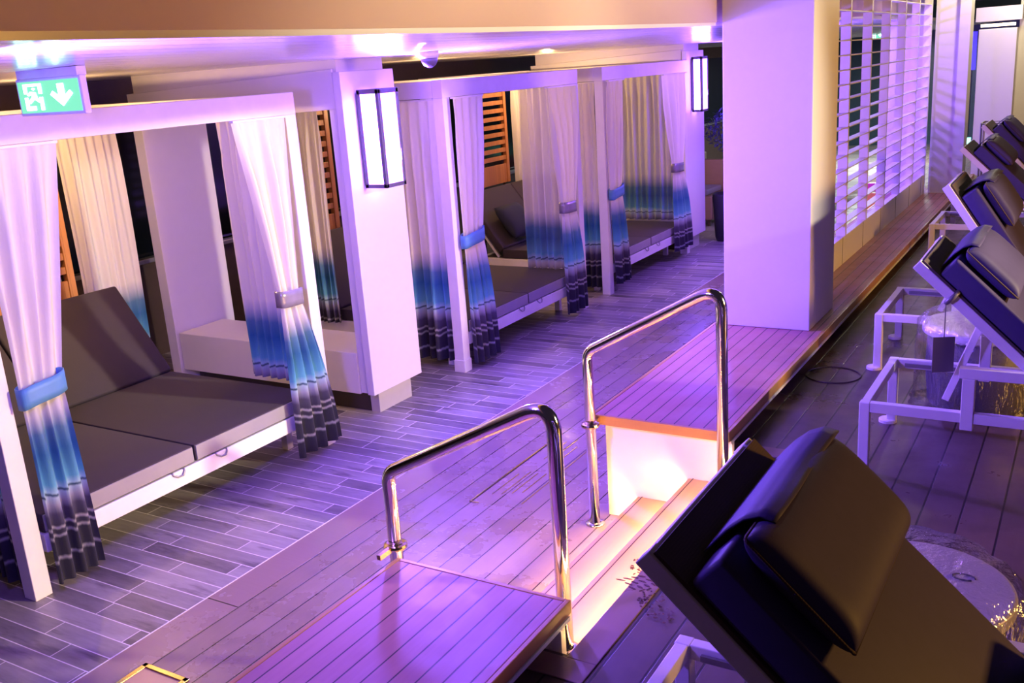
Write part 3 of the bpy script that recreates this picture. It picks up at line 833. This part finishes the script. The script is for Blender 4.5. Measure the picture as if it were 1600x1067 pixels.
footprint(-1.24, 2.86, ZD+.0062, 2.3, 'larger wet footprint on the violet deck boards by the front lounger', 56, True, 5)

# ------------------------------------------------------------------ far things
pt = empty('potted_shrub', 'tall dark planter with violet-lit shrub under the distant lantern', 'plant', (-4.03, 11.9, 0))
MB().lathe([(.12, 0), (.14, .05), (.17, .58), (.16, .6), (.15, .57)], (0, 0, 0), 24).build('planter', M['pot'], pt, smooth=True)
MB().tube([(0, 0, .55), (.01, .02, .9), (-.02, 0, 1.25)], .015, 8).build('stem', M['brown'], pt, smooth=True)
lf = MB(); rr = random.Random(4)
for k in range(520):
    a, b, q = rr.uniform(0, 6.28), rr.uniform(-1, 1), rr.uniform(.3, 1)**.5
    c = Vector((math.cos(a)*math.sqrt(1-b*b)*.27*q, math.sin(a)*math.sqrt(1-b*b)*.27*q, 1.36+b*.27*q))
    dr_ = Vector((rr.uniform(-1, 1), rr.uniform(-1, 1), rr.uniform(-.3, 1))).normalized(); sd_ = dr_.cross(Vector((.3, .5, .8))).normalized()
    l_ = rr.uniform(.05, .1)
    v = [lf.bm.verts.new(p) for p in (c, c+dr_*l_*.5+sd_*.012, c+dr_*l_, c+dr_*l_*.5-sd_*.012)]
    lf.bm.faces.new(v)
lf.build('foliage', M['leaf'], pt)
wc = empty('wicker_chair', 'wicker chair glimpsed past the far lantern pillar', 'chair', (-4.95, 13.2, 0))
box('wicker_body', M['wicker'], (-.4, .4, -.35, .35, .08, .42), wc, .03, 3)
box('wicker_back', M['wicker'], (-.42, .42, .28, .4, .4, .85), wc, .03, 3)
box('seat_pad', M['pad_litside'], (-.33, .33, -.34, .26, .421, .5), wc, .02, 3)
for x in (-.36, .32):
    for y in (-.32, .28): box('leg', M['brown'], (x, x+.04, y, y+.04, 0, .08), wc)
wc2 = copy_tree(wc); wc2.location = (-5.7, 14.3, 0); tag(wc2, 'second wicker chair behind the potted shrub', 'chair', 'wicker chairs far along the walkway'); wc['group'] = 'wicker chairs far along the walkway'
struct(box('wall_far', M['darkwall'], (-7.3, -1.6, 24, 24.2, 0, 3)), 'dark teal night wall at the far end of the walkway', 'wall')
struct(box('wall_night', M['darkwall'], (-1.6, 6, 22, 22.2, 0, 4)), 'dark night backdrop wall beyond the far doorway', 'wall')
fp = sempty('pillar', 'pale far pillar with a lit top beyond the doorway at upper right', 'pillar')
box('shaft', M['pillar'], (-1.46, -1.03, 14, 14.4, ZD, 2.36), fp, .004)
box('capital', M['pillar'], (-1.5, -.98, 13.96, 14.44, 2.45, 2.62), fp, .004)
box('cove_light', M['cove'], (-1.44, -1.05, 13.985, 13.998, 2.385, 2.42), fp)
struct(box('trim_4', M['cream'], (-1.03, -.9, 14.3, 14.5, ZD, 3)), 'pale vertical frame strip at the far right edge', 'trim')
ws = box('wall_screen', M['bluescreen'], (-2.25, -2.1, 19.9, 19.95, 1.7, 2.36)); tag(ws, 'small blue glowing screen in the far doorway gap', 'screen')
box('screen_stand', M['black'], (-2.2, -2.15, 19.9, 19.95, 0, 1.7), ws)
gl = box('glow_lamp', M['glowgreen'], (-2.28, -2.1, 19.8, 19.9, .3, .5)); tag(gl, 'small green-white glow low in the far doorway gap', 'lamp')
box('lamp_foot', M['black'], (-2.24, -2.14, 19.82, 19.88, 0, .3), gl)
cg = empty('wire_cage_stand', 'tubular wire stand behind the farthest loungers at upper right', 'stand', (-1.17, 12.0, ZD))
m = MB()
for a in ((0, 0), (.22, 0), (0, .3), (.22, .3)): m.tube([(a[0], a[1], 0), (a[0], a[1], .95)], .011, 8)
for z in (.95, .5): m.tube([(0, 0, z), (.22, 0, z), (.22, .3, z), (0, .3, z)], .011, 8, True)
m.tube([(0, 0, .6), (.22, 0, .95)], .008, 8)
m.build('wire_frame', M['greymetal'], cg)
ob = empty('snack_display', 'bright red and orange display glimpsed through the lattice', 'display', (-2.42, 12.5, 0))
for k in range(4): box('packet', paint('packet_%d' % k, [(.8, .06, .05), (.9, .3, .02), (.85, .4, .05), (.7, .08, .2)][k], .4), (-.14, .14, 0, .12, .18+.12*k, .28+.12*k), ob, .006)
box('stand', M['white'], (-.16, .16, -.02, .14, 0, .18), ob)

# ------------------------------------------------------------------ lights
def area(name, loc, target, size, col, power, sy=None, spread=None):
    l = bpy.data.lights.new(name, 'AREA'); l.color = col; l.energy = power; l.shape = 'RECTANGLE'; l.size = size; l.size_y = sy or size
    if spread: l.spread = R(spread)
    o = bpy.data.objects.new(name, l); COL.objects.link(o); o.location = loc
    o.rotation_euler = (Vector(target)-Vector(loc)).to_track_quat('-Z', 'Y').to_euler(); return o
def point(name, loc, col, power, rad=.05):
    l = bpy.data.lights.new(name, 'POINT'); l.color = col; l.energy = power; l.shadow_soft_size = rad
    o = bpy.data.objects.new(name, l); COL.objects.link(o); o.location = loc; return o
VIO = (.19, .09, 1.0)
def spot(name, loc, target, col, power, ang, blend=.6, rad=.15):
    l = bpy.data.lights.new(name, 'SPOT'); l.color = col; l.energy = power; l.spot_size = R(ang); l.spot_blend = blend; l.shadow_soft_size = rad
    o = bpy.data.objects.new(name, l); COL.objects.link(o); o.location = loc
    o.rotation_euler = (Vector(target)-Vector(loc)).to_track_quat('-Z', 'Y').to_euler(); return o
# added violet light under the ceiling edge without a fitting, for pillar and platforms
area('violet_fill_light', (-2.42, 1.5, 2.2), (-1.5, 6, 1.9), .35, VIO, 125, .3)
for y, e in ((5.1875, 420), (11.28, 170)):
    area('lantern_lamp', (-4.2+(.195 if y < 8 else .145), y, 1.905 if y < 8 else 1.96), (0, y, 1.6), .19, VIO, e, .58)
# deck floodlights on the open side
for y, e in ((2.8, 3000), (4.9, 2300)):
    spot('cabana_floodlight', (5.2, 5.6, 3.5), (-4.2, y, 1.05), (1, .84, .6), e, 25, .7)
area('deck_floodlight', (4.6, 5.0, 2.2), (-1.5, 5.5, 1.4), .8, (1, .5, .09), 270)
for k, y in enumerate((3.75, 7.7, 10.1)):
    point('warm_cabana_lamp', (-5.5, y, 2.085), (1, .6, .25), 36, .03)
area('far_floor_lamp', (-3.5, 19.5, 2.3), (-3.5, 19.5, 0), 1.6, (.9, 1, 1), 300, 2.5)
point('far_violet_lamp', (-2.75, 10.6, 2.2), (.26, .09, 1), 110, .08)
point('far_warm_lamp', (-1.0, 11.7, 3.3), (1, .85, .55), 70, .1)
point('far_door_lamp', (-.8, 13.3, 2.9), (1, .85, .6), 40, .1)
w = bpy.data.worlds.new('night'); S.world = w; w.use_nodes = True
w.node_tree.nodes['Background'].inputs[0].default_value = (.16, .1, .22, 1)
w.node_tree.nodes['Background'].inputs[1].default_value = .12

# ------------------------------------------------------------------ camera
F_, YAW, PIT, ROL, H = 1520.62, .5526006, .2742281, -.0689957, 2.3
cy, sy = math.cos(YAW), math.sin(YAW)
fw = Vector((-sy*math.cos(PIT), cy*math.cos(PIT), -math.sin(PIT)))
rt = Vector((cy, sy, 0)); up = rt.cross(fw)
r2 = rt*math.cos(ROL)+up*math.sin(ROL); u2 = -rt*math.sin(ROL)+up*math.cos(ROL)
cam = bpy.data.cameras.new('camera'); co = bpy.data.objects.new('camera', cam); COL.objects.link(co)
cam.sensor_width = 36; cam.lens = F_/1600*36; cam.clip_start = .05
co.matrix_world = Matrix(((r2.x, u2.x, -fw.x, 0), (r2.y, u2.y, -fw.y, 0), (r2.z, u2.z, -fw.z, H), (0, 0, 0, 1)))
S.camera = co
S.view_settings.view_transform = 'Standard'; S.view_settings.look = 'None'
S.view_settings.gamma = 1; S.view_settings.exposure = 0; S.view_settings.use_curve_mapping = False
S.cycles.max_bounces = 8; S.cycles.transparent_max_bounces = 16
